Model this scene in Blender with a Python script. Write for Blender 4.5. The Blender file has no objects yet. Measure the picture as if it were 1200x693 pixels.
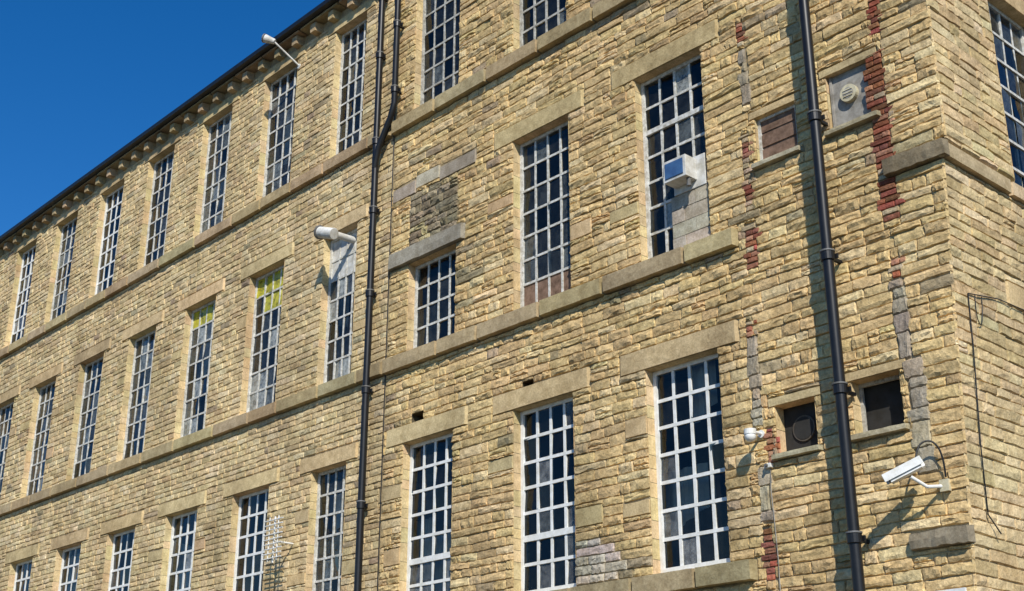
import bpy, math, random
import numpy as np
from mathutils import Vector
random.seed(7); rng=np.random.default_rng(7)
scene=bpy.context.scene
COL=scene.collection
# ---------------------------------------------------------------- helpers
def link(o,parent=None):
    COL.objects.link(o)
    if parent: o.parent=parent
    return o
def empty(name,loc=(0,0,0)):
    e=bpy.data.objects.new(name,None); e.location=loc; e.empty_display_size=.3
    return link(e)
def mesh_obj(name,verts,faces,mats,parent=None,midx=None,cols=None,smooth=False):
    me=bpy.data.meshes.new(name); me.from_pydata([tuple(v) for v in verts],[],[tuple(f) for f in faces])
    for m in mats: me.materials.append(m)
    if midx is not None: me.polygons.foreach_set('material_index',np.array(midx,dtype=np.int32))
    if cols is not None:
        a=me.color_attributes.new('Col','FLOAT_COLOR','POINT'); a.data.foreach_set('color',np.array(cols,dtype=np.float32).ravel())
    if smooth: me.polygons.foreach_set('use_smooth',np.ones(len(me.polygons),dtype=bool))
    me.update()
    return link(bpy.data.objects.new(name,me),parent)
class MB:
    def __init__(s): s.v=[];s.f=[];s.m=[];s.c=[]
    def box(s,x0,x1,y0,y1,z0,z1,m=0,c=(1,1,1,1)):
        b=len(s.v)
        s.v+=[(x0,y0,z0),(x1,y0,z0),(x1,y1,z0),(x0,y1,z0),(x0,y0,z1),(x1,y0,z1),(x1,y1,z1),(x0,y1,z1)]
        s.f+=[(b,b+3,b+2,b+1),(b+4,b+5,b+6,b+7),(b,b+1,b+5,b+4),(b+1,b+2,b+6,b+5),(b+2,b+3,b+7,b+6),(b+3,b,b+4,b+7)]
        s.m+=[m]*6; s.c+=[c]*8
    def quad(s,p,m=0,c=(1,1,1,1)):
        b=len(s.v); s.v+=list(p); s.f.append((b,b+1,b+2,b+3)); s.m.append(m); s.c+=[c]*4
    def cyl(s,p,q,r,n=16,m=0,r2=None,cap=True):
        p=Vector(p);q=Vector(q);d=(q-p).normalized(); a=d.orthogonal().normalized(); e=d.cross(a); b=len(s.v); r2=r if r2 is None else r2
        for P,R in((p,r),(q,r2)):
            for i in range(n):
                t=2*math.pi*i/n; s.v.append(tuple(P+(a*math.cos(t)+e*math.sin(t))*R))
        for i in range(n):
            j=(i+1)%n; s.f.append((b+i,b+j,b+n+j,b+n+i)); s.m.append(m)
        if cap: s.f+= [tuple(b+n-1-i for i in range(n)),tuple(b+n+i for i in range(n))]; s.m+=[m,m]
        s.c+=[(1,1,1,1)]*(2*n)
    def obj(s,name,mats,parent=None,usecol=False,bevel=0):
        o=mesh_obj(name,s.v,s.f,mats,parent,s.m,s.c if usecol else None)
        if bevel:
            b=o.modifiers.new('b','BEVEL'); b.width=bevel; b.segments=2; b.limit_method='ANGLE'
        return o
def tube(name,pts,r,mat,parent=None,res=4,smooth=False):
    cu=bpy.data.curves.new(name,'CURVE'); cu.dimensions='3D'; cu.bevel_depth=r; cu.bevel_resolution=res; cu.use_fill_caps=True
    sp=cu.splines.new('NURBS' if smooth else 'POLY'); sp.points.add(len(pts)-1)
    for i,p in enumerate(pts): sp.points[i].co=(*p,1)
    if smooth: sp.use_endpoint_u=True; sp.order_u=3
    cu.materials.append(mat)
    return link(bpy.data.objects.new(name,cu),parent)
# ---------------------------------------------------------------- materials
def mat(name):
    m=bpy.data.materials.new(name); m.use_nodes=True; nt=m.node_tree; nt.nodes.clear()
    out=nt.nodes.new('ShaderNodeOutputMaterial'); return m,nt,out
def N(nt,t,**k):
    n=nt.nodes.new(t)
    for a,b in k.items():
        if a.startswith('i_'): n.inputs[a[2:].replace('_',' ')].default_value=b
        else: setattr(n,a,b)
    return n
def ramp(nt,a,b,c0,c1):
    n=nt.nodes.new('ShaderNodeValToRGB'); n.color_ramp.elements[0].position=a; n.color_ramp.elements[1].position=b
    n.color_ramp.elements[0].color=(*c0,1); n.color_ramp.elements[1].color=(*c1,1); return n
def mul(nt,a,b,fac=1.0,mode='MULTIPLY'):
    n=nt.nodes.new('ShaderNodeMix'); n.data_type='RGBA'; n.blend_type=mode; n.inputs[0].default_value=fac
    nt.links.new(a,n.inputs[6]); nt.links.new(b,n.inputs[7]); return n.outputs[2]
def masonry(name,bstr=.7,bdist=.016,attr=True,base=(.3,.25,.15),lo=.70,hi=1.28,rough=.93,scale=30):
    m,nt,out=mat(name); L=nt.links.new
    p=N(nt,'ShaderNodeBsdfPrincipled'); p.inputs['Roughness'].default_value=rough; p.inputs['Specular IOR Level'].default_value=.12
    tc=N(nt,'ShaderNodeTexCoord')
    n1=N(nt,'ShaderNodeTexNoise',i_Scale=scale,i_Detail=5.0,i_Roughness=.7); L(tc.outputs['Object'],n1.inputs['Vector'])
    mp=N(nt,'ShaderNodeMapping'); mp.inputs['Scale'].default_value=(1.5,1.5,.75); L(tc.outputs['Object'],mp.inputs['Vector'])
    n2=N(nt,'ShaderNodeTexNoise',i_Scale=.55,i_Detail=6.0,i_Roughness=.68); L(mp.outputs[0],n2.inputs['Vector'])
    n3=N(nt,'ShaderNodeTexNoise',i_Scale=7,i_Detail=3.0,i_Roughness=.6); L(tc.outputs['Object'],n3.inputs['Vector'])
    r1=ramp(nt,.3,.7,(lo,lo*.97,lo*.92),(hi,hi,hi)); L(n1.outputs[0],r1.inputs[0])
    r2=ramp(nt,.36,.58,(.76,.74,.72),(1.13,1.12,1.10)); L(n2.outputs[0],r2.inputs[0])
    r3=ramp(nt,.3,.6,(.82,.79,.74),(1.10,1.10,1.10)); L(n3.outputs[0],r3.inputs[0])
    if attr:
        a=N(nt,'ShaderNodeAttribute',attribute_name='Col'); c=a.outputs['Color']
    else:
        a=N(nt,'ShaderNodeRGB'); a.outputs[0].default_value=(*base,1); c=a.outputs[0]
    c=mul(nt,c,r1.outputs[0]); c=mul(nt,c,r2.outputs[0]); c=mul(nt,c,r3.outputs[0]); L(c,p.inputs['Base Color'])
    b=N(nt,'ShaderNodeBump',i_Strength=bstr,i_Distance=bdist); L(n1.outputs[0],b.inputs['Height'])
    b2=N(nt,'ShaderNodeBump',i_Strength=bstr*.8,i_Distance=bdist*2.2); L(n3.outputs[0],b2.inputs['Height']); L(b2.outputs[0],b.inputs['Normal'])
    L(b.outputs[0],p.inputs['Normal']); L(p.outputs[0],out.inputs[0]); return m
def paint(name,col,rough=.5,dirt=(.6,.55,.45),dscale=6,metal=0,spec=.4,bump=.15):
    m,nt,out=mat(name); L=nt.links.new
    p=N(nt,'ShaderNodeBsdfPrincipled'); p.inputs['Roughness'].default_value=rough; p.inputs['Metallic'].default_value=metal; p.inputs['Specular IOR Level'].default_value=spec
    tc=N(nt,'ShaderNodeTexCoord'); n=N(nt,'ShaderNodeTexNoise',i_Scale=dscale,i_Detail=6.0,i_Roughness=.7); L(tc.outputs['Object'],n.inputs['Vector'])
    r=ramp(nt,.35,.62,tuple(a*b for a,b in zip(col,dirt)),col); L(n.outputs[0],r.inputs[0]); L(r.outputs[0],p.inputs['Base Color'])
    b=N(nt,'ShaderNodeBump',i_Strength=bump,i_Distance=.004); L(n.outputs[0],b.inputs['Height']); L(b.outputs[0],p.inputs['Normal'])
    L(p.outputs[0],out.inputs[0]); return m
M_stone=masonry('rockfaced_sandstone')
M_ash=masonry('dressed_sandstone',bstr=.5,bdist=.010,lo=.74,hi=1.16,scale=36)
M_mortar=masonry('mortar',attr=False,base=(.38,.30,.18),bstr=.6)
M_white=paint('white_paint',(.82,.82,.79),dirt=(.8,.78,.72),dscale=9)
M_old=paint('weathered_paint',(.72,.71,.66),dirt=(.5,.47,.40),dscale=14,rough=.7)
M_oldd=paint('very_weathered_paint',(.54,.53,.48),dirt=(.42,.39,.34),dscale=14,rough=.75)
M_black=paint('black_cast_iron',(.010,.010,.011),dirt=(.6,.6,.6),rough=.42,spec=.4)
M_collar=paint('grey_metal',(.16,.16,.16),rough=.5)
M_grey=paint('grey_board',(.38,.36,.32),dirt=(.5,.48,.45),rough=.8)
M_sheet=paint('pale_sheet',(.70,.69,.65),dirt=(.6,.57,.5),rough=.6)
M_wood=paint('old_timber_board',(.24,.15,.10),dirt=(.4,.36,.3),rough=.8,dscale=9)
M_blue=paint('blue_grey_panel',(.06,.14,.28),rough=.4,dirt=(.6,.6,.7))
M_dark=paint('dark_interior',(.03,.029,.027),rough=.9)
M_floor=paint('interior_timber',(.10,.085,.07),rough=.9)
M_curt=paint('blind_cloth',(.60,.59,.56),rough=.9,dirt=(.75,.75,.75))
M_cream=paint('cream_plastic',(.66,.60,.42),rough=.5)
M_slate=masonry('roof_slate',attr=False,base=(.07,.075,.085),bstr=.4)
M_asph=masonry('asphalt',attr=False,base=(.05,.05,.052),bstr=.4,bdist=.006,scale=60)
M_pave=masonry('paving_stone',attr=False,base=(.24,.22,.18),bstr=.3,bdist=.005)
M_line=paint('road_paint',(.75,.62,.12),rough=.8)
M_lens=paint('camera_glass',(.01,.01,.012),rough=.08,spec=.8)
# glass
M_glass,nt,out=mat('old_window_glass'); L=nt.links.new
at=N(nt,'ShaderNodeAttribute',attribute_name='Col'); tc=N(nt,'ShaderNodeTexCoord')
nz=N(nt,'ShaderNodeTexNoise',i_Scale=9.0,i_Detail=5.0,i_Roughness=.75); L(tc.outputs['Object'],nz.inputs['Vector'])
mm=N(nt,'ShaderNodeMath',operation='MULTIPLY'); r=ramp(nt,.38,.62,(.4,.4,.4),(1.3,1.3,1.3)); L(nz.outputs[0],r.inputs[0]); L(at.outputs['Alpha'],mm.inputs[0]); L(r.outputs[0],mm.inputs[1]); mm.use_clamp=True
tr=N(nt,'ShaderNodeBsdfTransparent'); tr.inputs[0].default_value=(.76,.80,.77,1)
df=N(nt,'ShaderNodeBsdfDiffuse'); L(at.outputs['Color'],df.inputs[0])
mx=N(nt,'ShaderNodeMixShader'); L(mm.outputs[0],mx.inputs[0]); L(tr.outputs[0],mx.inputs[1]); L(df.outputs[0],mx.inputs[2])
gl=N(nt,'ShaderNodeBsdfGlossy'); gl.inputs['Roughness'].default_value=.04
fr=N(nt,'ShaderNodeFresnel'); fr.inputs[0].default_value=1.48
n5=N(nt,'ShaderNodeTexNoise',i_Scale=3.5,i_Detail=1.0); L(tc.outputs['Object'],n5.inputs['Vector'])
bp=N(nt,'ShaderNodeBump',i_Strength=.35,i_Distance=.014); L(n5.outputs[0],bp.inputs['Height']); L(bp.outputs[0],gl.inputs['Normal'])
m2=N(nt,'ShaderNodeMixShader'); L(fr.outputs[0],m2.inputs[0]); L(mx.outputs[0],m2.inputs[1]); L(gl.outputs[0],m2.inputs[2]); L(m2.outputs[0],out.inputs[0])
# ---------------------------------------------------------------- layout (metres)
XL=-44.0; SEAM=-16.0; H=15.6; DEPTH=13.0
def XC(z):
    z=np.asarray(z,dtype=float)
    return np.where(z>8.3,-6.12,-6.17-(8.3-np.clip(z,3.4,8.3))*.055)
cols=[-41.2,-38.8,-36.4,-34.05,-31.7,-29.35,-26.95,-24.6,-22.2,-19.8,-17.45,-14.9,-12.42,-9.95]
wid={-17.45:.98}
floors={'A':(12.45,15.2),'B':(8.18,10.95),'C':(4.16,6.74),'D':(.75,2.75)}
wins=[]
for xc in cols:
    for k,(a,b) in floors.items():
        w=wid.get(xc,1.17); zt=b
        if k=='B' and xc==-14.9: zt=9.7
        wins.append((k,xc,xc-w/2,xc+w/2,a,zt))
stones=[]; ash=[]; opens=[]; holes=[]
def ablock(u0,u1,z0,z1,d=.03,col=None,rel=.006,occ=True,lst=None,edge=.008):
    c=col or pale()
    (ash if lst is None else lst).append((u0+.003,u1-.003,z0,z0,z1,z1,d,rel,*c,edge))
    if occ and lst is None: opens.append((u0,u1,z0,z1))
def jit(c,v=.1,h=.05):
    k=1+random.uniform(-v,v); return tuple(max(.01,ci*k*(1+random.uniform(-h,h))) for ci in c)
def pale(): return jit((.56,.43,.24),.12,.03)
for k,xc,x0,x1,z0,z1 in wins:
    opens.append((x0,x1,z0,z1)); holes.append((x0,x1,z0,z1))
    if k=='A': e0,e1,t=.28,.28,.22
    elif xc>-16: e0,e1,t=.45,.33,.29
    else: e0,e1,t=.36,.30,.26
    if k=='B' and xc==-14.9: continue
    ablock(x0-e0,x1+e1,z1,z1+t,.034)
    if k!='A' :
        for zz in (z0+.75,z0+1.75):
            if random.random()<(.75 if xc>-16 else .5): 
                wv=random.uniform(.35,.6); ablock(x0-wv,x0-.005,zz,zz+random.uniform(.16,.26),.022,jit((.55,.42,.23),.08))
            if random.random()<.5 and xc!=-9.95:
                wv=random.uniform(.35,.55); ablock(x1+.005,x1+wv,zz,zz+random.uniform(.16,.26),.022,jit((.55,.42,.23),.08))
def band(a,b,z0,z1,d,occ=True,lst=None,c=(.43,.34,.20)):
    x=a
    while x<b-.01:
        n=min(b,x+random.uniform(.9,1.5)); 
        if b-n<.4: n=b
        ablock(x,n,z0,z1,d,jit(c,.14),.010,False,lst); x=n
    if occ: opens.append((a,b,z0,z1))
for z1,b in ((12.45,-6.12),(8.18,-8.95),(4.16,-9.0)):
    band(XL,SEAM-.02,z1-.22,z1,.11); band(SEAM+.02,b,z1-.24,z1,.12)
ablock(-6.86,-6.09,8.10,8.30,.10,(.25,.205,.135),.03); ablock(-7.05,-6.36,3.98,4.16,.09,(.27,.23,.165),.03)
ablock(-15.98,-14.1,9.71,9.99,.08,(.31,.285,.23),.02)
for a,b,c in((-15.97,-15.35,0),(-15.35,-14.75,.06),(-14.75,-13.85,0)): ablock(a,b,10.93+c,11.17+c,.03,jit((.40,.365,.285),.1))
opens.append((-15.5,-14.3,10.0,10.93)); 
x=XL+.2
while x<-6.3:
    ablock(x,x+.20,15.40,15.60,.18,jit((.40,.315,.19),.15),.006,False,edge=.012); x+=random.uniform(.57,.63)
small=[('S1',-7.52,-6.9,8.95,9.68),('S2',-8.58,-7.98,8.92,9.55),('S3',-7.58,-6.98,5.3,5.9),('S4',-8.6,-8.06,5.28,5.84)]
for n,a,b,c,d in small:
    opens.append((a,b,c,d)); holes.append((a,b,c,d))
    ablock(a-.06,b+.07,c-.075,c,.09,jit((.40,.35,.25)),.01)
    ablock(a-.10,b+.10,d,d+.11,.022,jit((.50,.39,.22)))
hl=[(-15.3,-15.02,7.02,7.16),(-12.82,-12.6,6.94,7.10)]
for o in hl: opens.append(o); holes.append(o)
BR=(.29,.11,.070)
def bricks(x0,x1,z0,z1,keep=1.0):
    opens.append((x0,x1,z0,z1)); z=z0;i=0
    while z<z1-.03:
        zt=min(z1,z+.072); e=random.choice([0,0,.05]); a=x0-e; b=x1+random.choice([0,0,.05,.09])
        x=a
        while x<b-.02:
            n=min(b,x+random.choice([.11,.22,.22])); 
            if b-n<.05: n=b
            r=random.random()
            c=jit(BR,.35,.18) if r<keep else jit((.48,.38,.25),.15)
            if r<.15: c=jit((.42,.22,.14),.2)
            stones.append((x,n,z,z,zt,zt,.012+random.random()*.016,.010,*c,.008)); x=n
        z=zt;i+=1
def render_strip(x0,x1,z0,z1,c=(.35,.30,.225)):
    opens.append((x0,x1,z0,z1)); z=z0
    while z<z1-.02:
        zt=min(z1,z+random.uniform(.10,.3)); 
        if z1-zt<.08: zt=z1
        stones.append((x0-random.uniform(-.03,.06),x1+random.uniform(-.03,.06),z-.008,z-.008,zt+.008,zt+.008,.022,.018,*jit(c,.12),.02)); z=zt
bricks(-6.97,-6.76,7.6,9.72,.94); bricks(-6.84,-6.74,9.95,10.55,.8); bricks(-6.93,-6.83,6.92,7.15,.8)
bricks(-8.84,-8.68,7.6,8.2,.85); bricks(-8.8,-8.70,8.35,9.4,.6); bricks(-8.76,-8.66,10.65,11.0,.8); bricks(-8.88,-8.76,3.9,4.5,.75); bricks(-8.74,-8.66,5.2,5.6,.8)
bricks(-8.92,-8.84,6.75,6.95,.7)
render_strip(-6.96,-6.80,6.0,6.9); render_strip(-6.90,-6.70,4.75,5.98); render_strip(-8.74,-8.62,9.8,10.6)
render_strip(-8.92,-8.78,5.65,6.75); render_strip(-8.87,-8.74,4.55,5.18,(.42,.36,.27))
# ---------------------------------------------------------------- rubble coursing generator
def wz(x,z,amp): return amp*(math.sin(1.15*x+z*2.3)+.6*math.sin(2.9*x+z*5.1+1)+.4*math.sin(6.3*x+z*3.3))
def course(u0,u1f,z0,z1,hm,hM,lm,lM,ops,colf,d0,rel,amp,out,extra=.0,thin=.14):
    z=z0
    while z<z1-.01:
        zt=z+random.uniform(hm,hM)
        if z1-zt<hm*.6: zt=z1
        u1=float(u1f((z+zt)/2))
        act=[o for o in ops if o[2]<zt-.004 and o[3]>z+.004 and o[0]<u1 and o[1]>u0]
        bp=sorted(set([u0,u1]+[min(max(v,u0),u1) for o in act for v in o[:2]]))
        segs=[]
        for a,b in zip(bp[:-1],bp[1:]):
            if b-a<.004: continue
            m=(a+b)/2; lo,hi=z,zt; ok=True
            for o in act:
                if o[0]<m<o[1]:
                    if o[2]<=lo+.001 and o[3]>=hi-.001: ok=False;break
                    if o[2]-lo>=hi-o[3]: hi=min(hi,o[2])
                    else: lo=max(lo,o[3])
            if not ok or hi-lo<.03: continue
            if segs and abs(segs[-1][1]-a)<.005 and segs[-1][2]==lo and segs[-1][3]==hi: segs[-1][1]=b
            else: segs.append([a,b,lo,hi])
        lscale=random.uniform(.8,1.25)
        for a,b,lo,hi in segs:
            x=a
            while x<b-.005:
                n=x+random.uniform(lm,lM)*lscale*(1.4 if random.random()<.12 else 1)
                if b-n<lm*.75: n=b
                f=lambda xx,zz,base: zz+(wz(xx,zz,amp) if zz==base and base not in(z0,z1) else 0)
                bz=[f(x,lo,z),f(n,lo,z),f(x,hi,zt),f(n,hi,zt)]
                c=colf((x+n)/2,(lo+hi)/2)
                ex=extra if abs(n-u1)<.01 else 0
                if (hi-lo)>.12 and random.random()<thin and n-x<.4:
                    mz=(bz[0]+bz[2])/2+random.uniform(-.01,.01)
                    out.append((x,n+ex,bz[0],bz[1],mz,mz,d0*random.uniform(.4,1.3),rel,*c,.010))
                    out.append((x,n+ex,mz,mz,bz[2],bz[3],d0*random.uniform(.4,1.3),rel,*jit(c,.08),.010))
                else:
                    out.append((x,n+ex,*bz,d0*random.uniform(.35,1.6),rel*random.uniform(.5,1.4),*c,.010))
                x=n
        z=zt
def colR(x,z):
    if -11.95<x<-11.05 and 4.05<z<4.8 and ((x+11.48)/.42)**2+((z-4.42)/.36)**2<1: return jit((.54,.49,.40),.08)
    r=random.random()
    if r<.68: return jit((.60,.445,.225),.09,.025)
    if r<.87: return jit((.65,.51,.29),.06,.025)
    if r<.96: return jit((.49,.36,.185),.10,.03)
    return jit((.36,.285,.18),.14)
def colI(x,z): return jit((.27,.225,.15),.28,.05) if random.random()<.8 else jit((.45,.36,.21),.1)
def colL(x,z):
    r=random.random()
    if r<.70: return jit((.60,.47,.265),.08,.025)
    if r<.90: return jit((.65,.53,.325),.06,.025)
    if r<.97: return jit((.50,.38,.21),.10,.03)
    return jit((.39,.315,.20),.12)
far=[];end=[]
near=stones
course(SEAM+.018,XC,0,15.42,.095,.155,.16,.46,opens,colR,.013,.027,.009,near,extra=.022)
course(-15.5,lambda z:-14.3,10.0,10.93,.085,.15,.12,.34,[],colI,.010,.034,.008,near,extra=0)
course(XL,lambda z:SEAM-.018,0,15.42,.09,.13,.16,.42,opens,colL,.011,.018,.003,far,thin=.05)
eops=[];ewins=[]
for u in (1.5,4.6,7.7,10.6):
    for k,(a,b) in floors.items():
        ewins.append((k,u,u+1.2,a,b)); eops.append((u,u+1.2,a,b)); eops.append((u-.35,u+1.5,b,b+.28))
eash=[]
for k,u,u1,a,b in ewins: ablock(u-.35,u+1.5,b,b+.28,.022,None,.005,False,eash)
for z1 in (12.45,8.28): band(-.08,DEPTH,z1-.18,z1,.07,False,eash,(.50,.40,.24)); eops.append((-.2,DEPTH,z1-.18,z1))
def colE(x,z):
    r=random.random()
    if r<.6: return jit((.59,.46,.26),.08,.03)
    return jit((.51,.39,.21),.10,.04) if r<.9 else jit((.63,.51,.31),.07)
course(0.0,lambda z:DEPTH,0,15.55,.10,.155,.20,.50,eops,colE,.010,.017,.005,end,thin=.05)
end=[(s[0]-.02 if s[0]<.01 else s[0],)+tuple(s[1:]) for s in end]
# ---------------------------------------------------------------- stone mesh builder (vectorised)
def build(name,S,nu,nv,mapf,matl,parent):
    S=np.array(S,dtype=float); n=len(S); g=.0025
    x0=S[:,0]+g;x1=S[:,1]-g
    e=S[:,11]; W=np.maximum(x1-x0,.02); Hh=np.maximum(((S[:,4]+S[:,5])-(S[:,2]+S[:,3]))/2,.02)
    def params(k,frac):
        fr=np.clip(frac,0.02,.3)[:,None]; inner=np.linspace(0,1,k-2)[None,:]
        return np.concatenate([np.zeros((n,1)),fr+inner*(1-2*fr),np.ones((n,1))],axis=1)
    sp=params(nu,e/W); tp=params(nv,e/Hh)
    s=np.repeat(sp[:,None,:],nv,1); t=np.repeat(tp[:,:,None],nu,2)
    jm=np.zeros((n,nv,nu)); jm[:,1:-1,1:-1]=1
    rel=S[:,7][:,None,None]
    ja=np.where(rel>.0101,.006,.0014)
    X=x0[:,None,None]+s*W[:,None,None]+rng.normal(0,1,(n,nv,nu))*ja*jm
    zb=S[:,2][:,None,None]*(1-s)+S[:,3][:,None,None]*s+g; zt=S[:,4][:,None,None]*(1-s)+S[:,5][:,None,None]*s-g
    Z=zb+t*(zt-zb)+rng.normal(0,1,(n,nv,nu))*ja*jm*.8
    tilt=rng.normal(0,.5,(n,1,1))*(s-.5)+rng.normal(.05,.5,(n,1,1))*(t-.5)
    dome=(1-np.abs(2*s-1)**6)*(1-np.abs(2*t-1)**4)
    nz=rng.random((n,nv,nu)); sm=nz.copy(); sm[:,:,1:-1]=.5*nz[:,:,1:-1]+.25*(nz[:,:,:-2]+nz[:,:,2:])
    nz=np.where(rel>.0101,.5*nz+.5*sm,sm)
    D=S[:,6][:,None,None]+rel*(.28*nz+.62*dome*nz+.6*tilt+.15*dome)
    D=np.maximum(D,.003); D=np.where(jm>0,D,-.004)
    V=mapf(X,D,Z).reshape(-1,3)
    idx=np.arange(n*nv*nu).reshape(n,nv,nu)
    F=np.stack([idx[:,:-1,:-1],idx[:,:-1,1:],idx[:,1:,1:],idx[:,1:,:-1]],-1).reshape(-1,4)
    me=bpy.data.meshes.new(name); me.vertices.add(len(V)); me.vertices.foreach_set('co',V.astype(np.float32).ravel())
    me.loops.add(F.size); me.loops.foreach_set('vertex_index',F.astype(np.int32).ravel())
    me.polygons.add(len(F)); me.polygons.foreach_set('loop_start',np.arange(0,F.size,4,dtype=np.int32))
    me.update(calc_edges=True)
    C=np.ones((n,nv*nu,4),dtype=np.float32); C[:,:,:3]=S[:,None,8:11]
    a=me.color_attributes.new('Col','FLOAT_COLOR','POINT'); a.data.foreach_set('color',C.ravel())
    me.materials.append(matl); me.polygons.foreach_set('use_smooth',np.zeros(len(F),dtype=bool)); me.validate()
    return link(bpy.data.objects.new(name,me),parent)
mill=empty('stone_mill_building')
mF=lambda X,D,Z: np.stack([X,-D,Z],-1)
mE=lambda X,D,Z: np.stack([XC(Z)+D,X,Z],-1)
build('front_wall_rubble_stones',near,9,6,mF,M_stone,mill)
build('front_wall_coursed_stones',far,7,5,mF,M_stone,mill)
build('front_dressed_stones',ash,14,5,mF,M_ash,mill)
build('end_wall_stones',end,7,5,mE,M_stone,mill)
build('end_dressed_stones',eash,12,5,mE,M_ash,mill)
def backing(name,u0,u1,z0,z1,hs,mp):
    us=sorted(set([u0,u1]+[v for h in hs for v in h[:2]])); zs=sorted(set([z0,z1]+[v for h in hs for v in h[2:]]+[3.4,8.3]))
    mb=MB()
    for a,b in zip(us[:-1],us[1:]):
        for c,d in zip(zs[:-1],zs[1:]):
            mu,mz=(a+b)/2,(c+d)/2
            if any(h[0]<mu<h[1] and h[2]<mz<h[3] for h in hs): continue
            mb.quad([mp(a,c,u1),mp(b,c,u1),mp(b,d,u1),mp(a,d,u1)])
    return mb.obj(name,[M_mortar],mill)
def mpF(u,z,u1):
    return (float(XC(z)) if u==u1 else u,0,z)
backing('front_wall_mortar',XL,-6.12,0,15.6,holes,mpF)
backing('end_wall_mortar',0,DEPTH,0,15.6,[(u,u1,a,b) for k,u,u1,a,b in ewins],lambda u,z,u1:(float(XC(z))-.001,u,z))
rv=MB()
def reveal(x0,x1,z0,z1,yb=.28,mp=lambda u,y,z:(u,y,z),c0=(.59,.465,.265)):
    z=z0
    while z<z1-.01:
        zt=min(z1,z+random.uniform(.13,.3)); 
        if z1-zt<.1: zt=z1
        for xx,fl in((x0,0),(x1,1)):
            c=(*jit(c0,.10),1); p=[mp(xx,-.012,z+.003),mp(xx,yb,z+.003),mp(xx,yb,zt-.003),mp(xx,-.012,zt-.003)]
            rv.quad(p if fl==0 else p[::-1],0,c)
        z=zt
    c=(*jit(c0,.1),1)
    rv.quad([mp(x0,-.02,z1-.001),mp(x1,-.02,z1-.001),mp(x1,yb,z1-.001),mp(x0,yb,z1-.001)],0,c)
    rv.quad([mp(x0,-.012,z0),mp(x1,-.012,z0),mp(x1,yb,z0+.02),mp(x0,yb,z0+.02)],0,c)
for h in holes: reveal(*h) if h not in hl else reveal(*h,c0=(.10,.08,.05))  # small wall holes get dark reveals: their shade is painted into the colour
mpE=lambda u,y,z:(float(XC(z))-y,u,z)
for k,u,u1,a,b in ewins: reveal(u,u1,a,b,mp=mpE)
rv.obj('window_reveals',[M_ash],mill,True)
# ---------------------------------------------------------------- windows
def window(x0,x1,z0,z1,style,nc=4,nr=7,y=.15,mp=None,special=None,thick=()):
    mb=MB(); fm={'white':0,'old':1,'oldd':2}[style]
    fo=.055; bw=.044 if style=='white' else .036; fy0,fy1=y-.03,y+.04
    mb.box(x0+.002,x0+fo,fy0,fy1,z0+.021,z1-.003,fm); mb.box(x1-fo,x1-.002,fy0,fy1,z0+.021,z1-.003,fm)
    mb.box(x0+fo,x1-fo,fy0+.002,fy1,z1-fo,z1-.003,fm); mb.box(x0+fo,x1-fo,fy0-.012,fy1,z0+.021,z0+.085,fm)
    ia,ib,ic,id_=x0+fo,x1-fo,z0+.085,z1-fo
    for i in range(1,nc):
        xx=ia+(ib-ia)*i/nc; mb.box(xx-bw/2,xx+bw/2,y-.014,y+.018,ic,id_,fm)
    for j in range(1,nr):
        zz=ic+(id_-ic)*j/nr; w=bw*(1.9 if j in thick else 1); mb.box(ia,ib,y-.017-(.012 if j in thick else 0),y+.016,zz-w/2,zz+w/2,fm)
    dust_sheen=random.random(); zsplit=random.randint(1,4)
    for i in range(nc):
        for j in range(nr):
            a=ia+(ib-ia)*i/nc; b=ia+(ib-ia)*(i+1)/nc; c=ic+(id_-ic)*j/nr; d=ic+(id_-ic)*(j+1)/nr
            r=random.random(); tv=random.uniform(.7,1.25); cc=(.27*tv,.30*tv,.29*tv)  # grey pane tint: dust plus sky reflection painted into the colour
            if style=='white':
                pp=.34 if j<zsplit else .07
                if r<pp: al=random.uniform(.10,.40); cc=(.40*tv,.41*tv,.40*tv)  # paler tint paints reflections and interior shapes onto the pane
                else: al=random.uniform(.0,.04)
            else: al=random.uniform(.03,.15) if r<.60 else (random.uniform(.22,.55) if r<.82 else .015)
            al*=.5+.8*dust_sheen
            kind=special(i,j,nc,nr) if special else None
            if kind=='yellow': cc=(.52,.47,.04); al=.95
            elif kind=='sheet':
                mb.quad([(a,y-.004,c),(b,y-.004,c),(b,y-.004,d),(a,y-.004,d)],4); continue
            elif kind=='board':
                mb.quad([(a,y,c),(b,y,c),(b,y,d),(a,y,d)],5); continue
            elif kind=='pale': cc=(.5,.52,.48); al=.6
            elif kind=='dark': al=.02
            tx=random.gauss(0,.006); tz=random.gauss(0,.006)
            mb.quad([(a,y-tx-tz,c),(b,y+tx-tz,c),(b,y+tx+tz,d),(a,y-tx+tz,d)],3,(*cc,min(al,1)))
    if mp: mb.v=[mp(*v) for v in mb.v]
    return mb.obj('sash_window',[M_white,M_old,M_oldd,M_glass,M_sheet,M_wood],mill,True)
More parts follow.
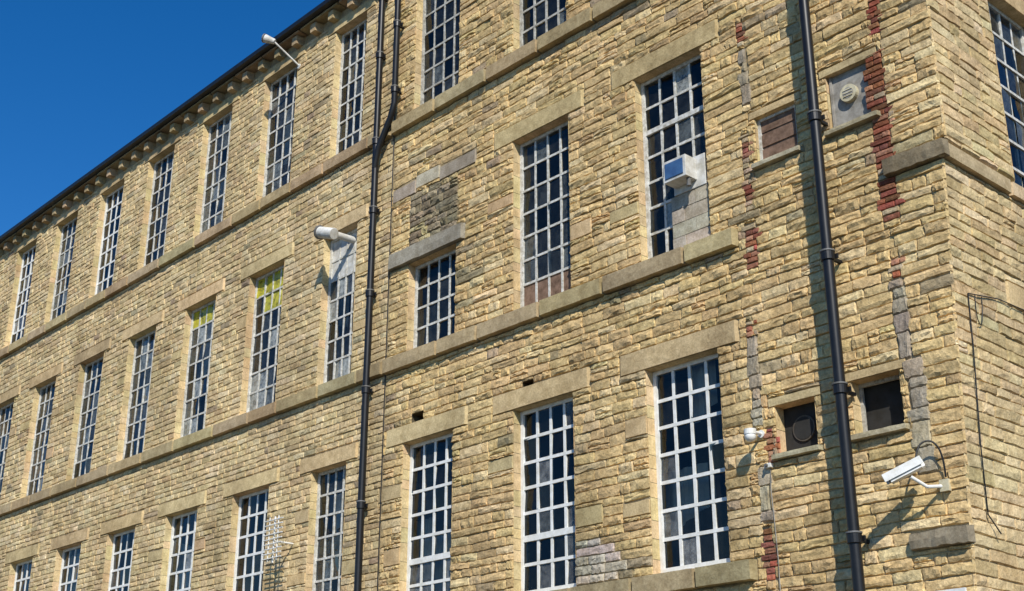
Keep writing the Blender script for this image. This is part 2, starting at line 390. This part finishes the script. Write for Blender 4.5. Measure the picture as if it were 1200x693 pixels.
for k,xc,x0,x1,z0,z1 in wins:
    sp=None; nr=7; th=(); st='old' if random.random()<.75 else 'oldd'
    if k in 'CD': st='white'
    if k=='C' and xc==-17.45: st='old'
    if k in 'AB' and xc<-26: st='white' if random.random()<.4 else 'old'
    if k=='B' and xc in(-22.2,): sp=lambda i,j,nc,nr:'yellow' if j>=6 else ('pale' if random.random()<.25 else None)
    if k=='B' and xc==-19.8: sp=lambda i,j,nc,nr:'yellow' if (j>=6 or (j==5 and i in(1,2,3))) else ('pale' if random.random()<.25 else None)
    if k=='B' and xc==-17.45: sp=lambda i,j,nc,nr:'sheet' if j>=5 else ('pale' if random.random()<.35 else None)
    if k=='B' and xc==-14.9: nr=4; st='old'; sp=lambda i,j,nc,nr:'dark' if (j==3 or i==3 or random.random()<.4) else None
    if k=='B' and xc==-12.42: sp=lambda i,j,nc,nr:'board' if j==0 else None
    if k=='B' and xc==-9.95: st='old'; th=(5,); sp=lambda i,j,nc,nr:'pale' if random.random()<.10 else None
    if k=='C' and xc in(-14.9,-12.42): th=(2,)
    if k=='D': nr=5
    window(x0,x1,z0,z1,st,4,nr,special=sp,thick=th)
for k,u,u1,a,b in ewins:
    window(u,u1,a,b,'white' if k in'CD' else 'old',4,7 if k!='D' else 5,mp=mpE)
# ---------------------------------------------------------------- interior, roof, other walls
it=MB()
XR=-6.75
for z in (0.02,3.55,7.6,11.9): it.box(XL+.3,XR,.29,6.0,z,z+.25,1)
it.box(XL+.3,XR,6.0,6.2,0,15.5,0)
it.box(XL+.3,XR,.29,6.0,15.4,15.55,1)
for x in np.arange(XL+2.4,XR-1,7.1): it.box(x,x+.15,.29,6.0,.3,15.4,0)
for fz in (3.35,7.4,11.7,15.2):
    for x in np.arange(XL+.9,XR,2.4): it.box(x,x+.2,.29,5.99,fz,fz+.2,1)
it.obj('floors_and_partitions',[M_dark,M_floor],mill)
bl=MB()
for k,xc,x0,x1,z0,z1 in wins:
    if random.random()<(.8 if k=='C' else .3):
      for rep in range(2 if k=='C' else 1):
        hh=random.uniform(.2,.5)*(z1-z0); wv=random.uniform(.35,.7)*(x1-x0); a=random.uniform(x0-.1,x1-wv+.1)-.15; b=a+wv
        yy=random.uniform(.3,.42)+rep*.08; n=12
        zc=random.uniform(z0+hh/2,z1-hh/2); lo,hi=zc-hh/2,zc+hh/2
        k1=random.uniform(-.3,.3);k2=random.uniform(-.3,.3)
        for i in range(n):
            p=a+(b-a)*i/n;q=a+(b-a)*(i+1)/n; y0=yy+.03*math.sin(i*1.7);y1=yy+.03*math.sin((i+1)*1.7)
            bl.quad([(p,y0,lo+k1*i/n),(q,y1,lo+k1*(i+1)/n),(q,y1,hi+k2*(i+1)/n),(p,y0,hi+k2*i/n)])
bl.obj('window_blinds',[M_curt],mill)
ow=MB(); ow.box(XL,-6.3,DEPTH,DEPTH+.3,0,15.6,0); ow.box(XL-.3,XL,0.0,DEPTH,0,15.6,0)
ow.v+= [(-6.12,0,15.6),(-6.12,DEPTH,15.6),(-6.12,DEPTH/2,19.3)]; b=len(ow.v)-3; ow.f.append((b,b+1,b+2)); ow.m.append(0); ow.c+=[(1,1,1,1)]*3
ow.obj('rear_and_gable_walls',[M_mortar],mill)
rf=MB()
for ya_,yb_ in((-.24,DEPTH/2),(DEPTH+.3,DEPTH/2)):
    za,zb=15.70,19.4
    rf.quad([(XL-.4,ya_,za),(-6.0,ya_,za),(-6.0,yb_,zb),(XL-.4,yb_,zb)])
    rf.quad([(XL-.4,ya_,za-.04),(-6.0,ya_,za-.04),(-6.0,yb_,zb-.04),(XL-.4,yb_,zb-.04)])
rf.obj('slate_roof',[M_slate],mill)
cn=[]; x=XL
while x<-6.05:
    n=min(-6.05,x+random.uniform(.9,1.4)); cn.append((x+.003,n-.003,15.602,15.602,15.665,15.665,.21,.004,*jit((.33,.26,.16),.12),.012)); x=n
build('eaves_stone_course',cn,10,5,mF,M_ash,mill)
gt=MB(); gt.box(XL,-6.0,-.33,-.225,15.66,15.77,0); gt.obj('eaves_gutter',[M_black],mill,bevel=.02)
# ---------------------------------------------------------------- small opening panels
sp=MB()
a,b,c,d=-7.52,-6.9,8.95,9.68
sp.box(a,b,.05,.08,c,d,0); sp.cyl((-7.24,.05,9.36),(-7.24,-.01,9.36),.11,24,1); sp.cyl((-7.24,-.011,9.36),(-7.24,-.013,9.36),.07,24,0)
for xx in(a+.02,b-.05): sp.box(xx,xx+.03,.03,.049,c,d,0)
for o in(-.04,0,.04): sp.box(-7.30,-7.18,-.02,-.014,9.36+o-.006,9.36+o+.006,1)
sp.obj('ventilator_panel',[M_grey,M_cream,M_dark],mill)
sp=MB(); a,b,c,d=-8.58,-7.98,8.92,9.55
sp.box(a,b,.07,.10,c,d,0)
for i in range(3): sp.box(a+.02,b-.02,.05+.004*i,.069,c+.04+i*.2,c+.2+i*.2,0)
sp.box(a,a+.04,.04,.069,c,d,1); sp.box(b-.04,b,.04,.069,c,d,1); sp.box(a+.04,b-.04,.04,.069,d-.04,d,1)
sp.obj('boarded_opening',[M_wood,M_old],mill)
sp=MB(); a,b,c,d=-7.58,-6.98,5.3,5.9
for xx in(a,b-.04): sp.box(xx,xx+.035,.14,.18,c+.02,d,0)
sp.box(a,b,.138,.18,d-.04,d,0); sp.box(a,b,.21,.22,c+.02,d,1)
sp.obj('small_dark_window',[M_oldd,M_dark],mill)
sp=MB(); a,b,c,d=-8.6,-8.06,5.28,5.84
sp.box(a,b,.15,.18,c+.02,d,0); sp.cyl((-8.33,.15,5.56),(-8.33,.13,5.56),.15,24,1); sp.cyl((-8.33,.13,5.56),(-8.33,.125,5.56),.13,24,0)
sp.obj('fan_opening',[M_dark,M_floor],mill)
cb=MB(); z=8.2; i=0
while z<8.98:
    xs=[-10.02,-9.62,-9.4] if i%2 else [-10.02,-9.8,-9.4]
    for p,q in zip(xs[:-1],xs[1:]): cb.box(p+.005,q-.005,.03+random.uniform(0,.01),.105,z+.005,z+.19,0,(*jit((.46,.41,.32),.10),1))
    z+=.195;i+=1
cb.box(-10.02,-9.4,.042,.10,8.2,8.975,0,(.30,.26,.21,1))
cb.obj('concrete_block_infill',[M_ash],mill,True)
ev=empty('extractor_vent_unit')
e=MB(); e.box(-9.93,-9.56,-.20,.02,9.08,9.38,0); e.box(-9.90,-9.60,-.212,-.201,9.12,9.34,1); e.box(-9.95,-9.42,.02,.11,8.98,9.42,0)
e.obj('housing',[M_sheet,M_blue],ev,bevel=.012)
e=MB(); e.cyl((-9.6,-.1,9.08),(-9.6,-.1,8.97),.03,12); e.obj('outlet',[M_collar],ev)
# ---------------------------------------------------------------- drainpipes
def pipe(pts,r,collars,parent):
    tube('pipe',pts,r,M_black,parent,res=5)
    mb=MB()
    for (x,y,z) in collars:
        mb.cyl((x,y,z-.05),(x,y,z+.05),r*1.28,20,0); mb.cyl((x,y,z+.05),(x,y,z+.07),r*1.40,20,1)
        mb.box(x-.10,x+.10,y+r*.7,y+r*.7+.02,z-.03,z+.03,0); mb.box(x-.02,x+.02,y+r*.7+.02,0,z-.02,z+.02,0)
    mb.obj('collars_and_brackets',[M_black,M_collar],parent,bevel=.004)
p1=empty('drainpipe')
X=-16.34;Y=-.14
pipe([(X,Y,.15),(X,Y,15.6)],.056,[(X,Y,z) for z in(1.8,3.9,5.9,7.75,9.4,10.9,12.2,13.9,15.1)],p1)
p2=empty('drainpipe')
x2=-15.84
pipe([(x2,-.16,15.6),(x2,-.16,12.75),(x2-.1,-.16,12.5),(X+.1,-.16,12.05),(X+.04,-.16,11.85),(X,-.15,11.7)],.053,[(x2,-.16,z) for z in(13.0,14.3,15.2)],p2)
p3=empty('drainpipe'); X3=-7.55;Y3=-.27
pipe([(X3,Y3,.15),(X3,Y3,15.55)],.062,[(X3,Y3,z) for z in(1.7,4.15,5.75,7.3,9.05,10.9,12.7,14.4)],p3)
# ---------------------------------------------------------------- cctv camera
cc=empty('security_camera')
def oriented(mb,origin,direction):
    d=Vector(direction).normalized(); q=d.to_track_quat('X','Z'); mb.v=[tuple(Vector(origin)+q@Vector(v)) for v in mb.v]
m=MB(); m.box(-.17,.17,-.048,.048,-.045,.05,0); m.box(-.20,.22,-.062,.062,.056,.065,0); m.box(-.20,.22,-.067,-.061,-.02,.065,0); m.box(-.20,.22,.061,.067,-.02,.065,0)
m.box(.1705,.176,-.04,.04,-.035,.04,1); m.cyl((.176,0,0),(.185,0,0),.03,16,1)
oriented(m,(-6.85,-.33,4.72),(-.85,-.35,-.38)); m.obj('housing',[M_white,M_lens],cc,bevel=.006)
m=MB(); m.cyl((-6.80,-.32,4.66),(-6.70,-.2,4.56),.018,12); m.cyl((-6.70,-.2,4.56),(-6.60,-.02,4.58),.018,12); m.cyl((-6.60,-.05,4.58),(-6.60,0,4.58),.055,16); m.box(-6.64,-6.54,-.07,-.02,4.52,4.64,1)
m.obj('bracket',[M_white,M_cream],cc)
tube('cable',[(-6.76,-.28,4.76),(-6.76,-.24,4.98),(-6.64,-.14,5.06),(-6.55,-.08,4.90),(-6.57,-.05,4.66)],.010,M_black,cc,smooth=True)
dc=empty('dome_security_camera')
import bmesh
bm_=bpy.data.meshes.new('dome'); b=bmesh.new(); bmesh.ops.create_uvsphere(b,u_segments=24,v_segments=16,radius=.065); b.to_mesh(bm_); b.free(); bm_.materials.append(M_white)
bm_.polygons.foreach_set('use_smooth',np.ones(len(bm_.polygons),dtype=bool))
o=link(bpy.data.objects.new('dome',bm_),dc); o.location=(-8.80,-.24,5.49)
m=MB(); m.cyl((-8.80,-.24,5.51),(-8.80,-.24,5.57),.07,20); m.cyl((-8.80,-.24,5.555),(-8.80,0,5.555),.018,12); m.cyl((-8.80,-.04,5.555),(-8.80,0,5.555),.045,16); m.obj('bracket',[M_white],dc)
jb=empty('junction_box'); m=MB(); m.box(-8.76,-8.67,-.08,-.02,5.14,5.19,0); m.cyl((-8.72,-.08,5.165),(-8.72,-.11,5.165),.02,12,1); m.obj('box',[M_white,M_collar],jb,bevel=.008)
tube('cable',[(-8.70,-.04,5.14),(-8.71,-.045,4.9),(-8.70,-.04,4.6),(-8.68,-.045,4.1),(-8.69,-.04,3.6)],.005,M_grey,jb)
fl=empty('flue_pipe')
m=MB(); m.cyl((-17.25,.14,10.74),(-17.27,-.34,10.74),.06,20); m.cyl((-17.14,-.36,10.68),(-17.48,-.42,10.80),.10,24); m.cyl((-17.48,-.42,10.80),(-17.51,-.426,10.81),.125,24,1)
m.obj('flue',[M_sheet,M_collar],fl,bevel=.006)
f2=empty('floodlight_on_arm')
m=MB(); m.cyl((-19.15,0,15.0),(-19.15,-.03,15.0),.05,16); m.cyl((-19.15,-.0,15.0),(-19.30,-.55,15.42),.018,12); m.cyl((-19.28,-.52,15.40),(-19.42,-.66,15.48),.05,16,0,.085); m.cyl((-19.42,-.66,15.48),(-19.44,-.675,15.49),.092,16,1)
m.obj('lamp',[M_sheet,M_collar],f2)
ta=empty('tv_aerial'); m=MB()
ax0,ax1=-18.62,-18.08; yy=-.42
for i in range(9): z=5.32+i*.078; m.cyl((ax0,yy,z),(ax1,yy,z),.010,8)
for xx in(-18.48,-18.22): m.cyl((xx,yy+.012,5.28),(xx,yy+.012,6.0),.010,8)
m.cyl((-18.35,yy+.03,5.6),(-18.35,0,5.6),.016,10); m.cyl((-18.35,yy+.03,5.25),(-18.35,yy+.03,6.0),.016,10)
m.obj('aerial_grid',[M_white],ta)
def exc(z,off=.035): return float(XC(z))+off
cbl=empty('wall_cable')
tube('cable',[(exc(6.6),.25,6.62),(exc(6.0),.27,6.0),(exc(5.0),.26,5.0),(exc(4.3),.3,4.3),(exc(4.1,.08),.45,4.12)],.007,M_black,cbl)
tube('cable_loop',[(exc(6.6),.25,6.62),(exc(6.8),.9,6.72),(exc(6.8),1.6,6.74),(exc(6.8),3.0,6.82)],.006,M_black,cbl)
tube('cable_drop',[(exc(6.6),.4,6.65),(exc(6.5),.36,6.35),(exc(6.4),.52,6.3),(exc(6.5),.55,6.66)],.005,M_black,cbl,smooth=True)
c2=empty('wall_cable'); tube('cable',[(-15.99,-.03,.3),(-15.99,-.03,15.3)],.009,M_black,c2)
ws=empty('wall_sign'); m=MB(); m.box(-7.0,-6.5,-.07,-.04,2.9,3.56,0); m.box(-6.96,-6.54,-.074,-.0705,3.25,3.4,1); m.obj('sign_board',[M_white,M_blue],ws,bevel=.004)
# ---------------------------------------------------------------- ground
def sheet(name,x0,x1,y0,y1,z,m): return mesh_obj(name,[(x0,y0,z),(x1,y0,z),(x1,y1,z),(x0,y1,z)],[(0,1,2,3)],[m])
sheet('ground',-600,600,-600,600,0,M_asph)
pv=MB(); pv.box(XL-3,-4.6,-2.0,-.06,-.02,.12,0); pv.box(XL-3,-4.45,-2.15,-2.003,-.02,.125,0); pv.box(-6.0,-4.6,-.055,DEPTH,-.02,.12,0); pv.obj('pavement',[M_pave],None,bevel=.01)
ln=MB(); ln.quad([(XL,-2.5,.004),(-4,-2.5,.004),(-4,-2.4,.004),(XL,-2.4,.004)]); ln.quad([(XL,-2.7,.004),(-4,-2.7,.004),(-4,-2.6,.004),(XL,-2.6,.004)]); ln.obj('road_marking',[M_line])
# ---------------------------------------------------------------- light
sd=Vector((1.42,-1.1,1.45)).normalized()
sl=bpy.data.lights.new('sun','SUN'); sl.energy=5.0; sl.angle=math.radians(.5); sl.color=(1,.955,.87)
so=link(bpy.data.objects.new('sun',sl)); so.rotation_euler=sd.to_track_quat('Z','Y').to_euler(); so.location=(20,-20,30)
w=bpy.data.worlds.new('World'); scene.world=w; w.use_nodes=True; nt=w.node_tree
bg=nt.nodes['Background']; sk=nt.nodes.new('ShaderNodeTexSky'); sk.sky_type='NISHITA'; sk.sun_disc=False
sk.sun_elevation=math.asin(sd.z); sk.sun_rotation=math.atan2(sd.x,sd.y); sk.altitude=1000; sk.air_density=1.0; sk.dust_density=0.0; sk.ozone_density=3.2
hs=nt.nodes.new('ShaderNodeHueSaturation'); hs.inputs['Saturation'].default_value=1.36; hs.inputs['Hue'].default_value=.506
nt.links.new(sk.outputs[0],hs.inputs['Color']); nt.links.new(hs.outputs[0],bg.inputs[0]); bg.inputs[1].default_value=.135
# ---------------------------------------------------------------- camera
cam=bpy.data.cameras.new('camera'); cam.sensor_width=36; cam.lens=46.14; cam.clip_end=2000
co=link(bpy.data.objects.new('camera',cam)); co.location=(0,-12,1.6); co.rotation_euler=(math.radians(111.2),0,math.radians(47.4))
scene.camera=co
scene.view_settings.view_transform='Standard'; scene.view_settings.look='None'; scene.view_settings.exposure=0
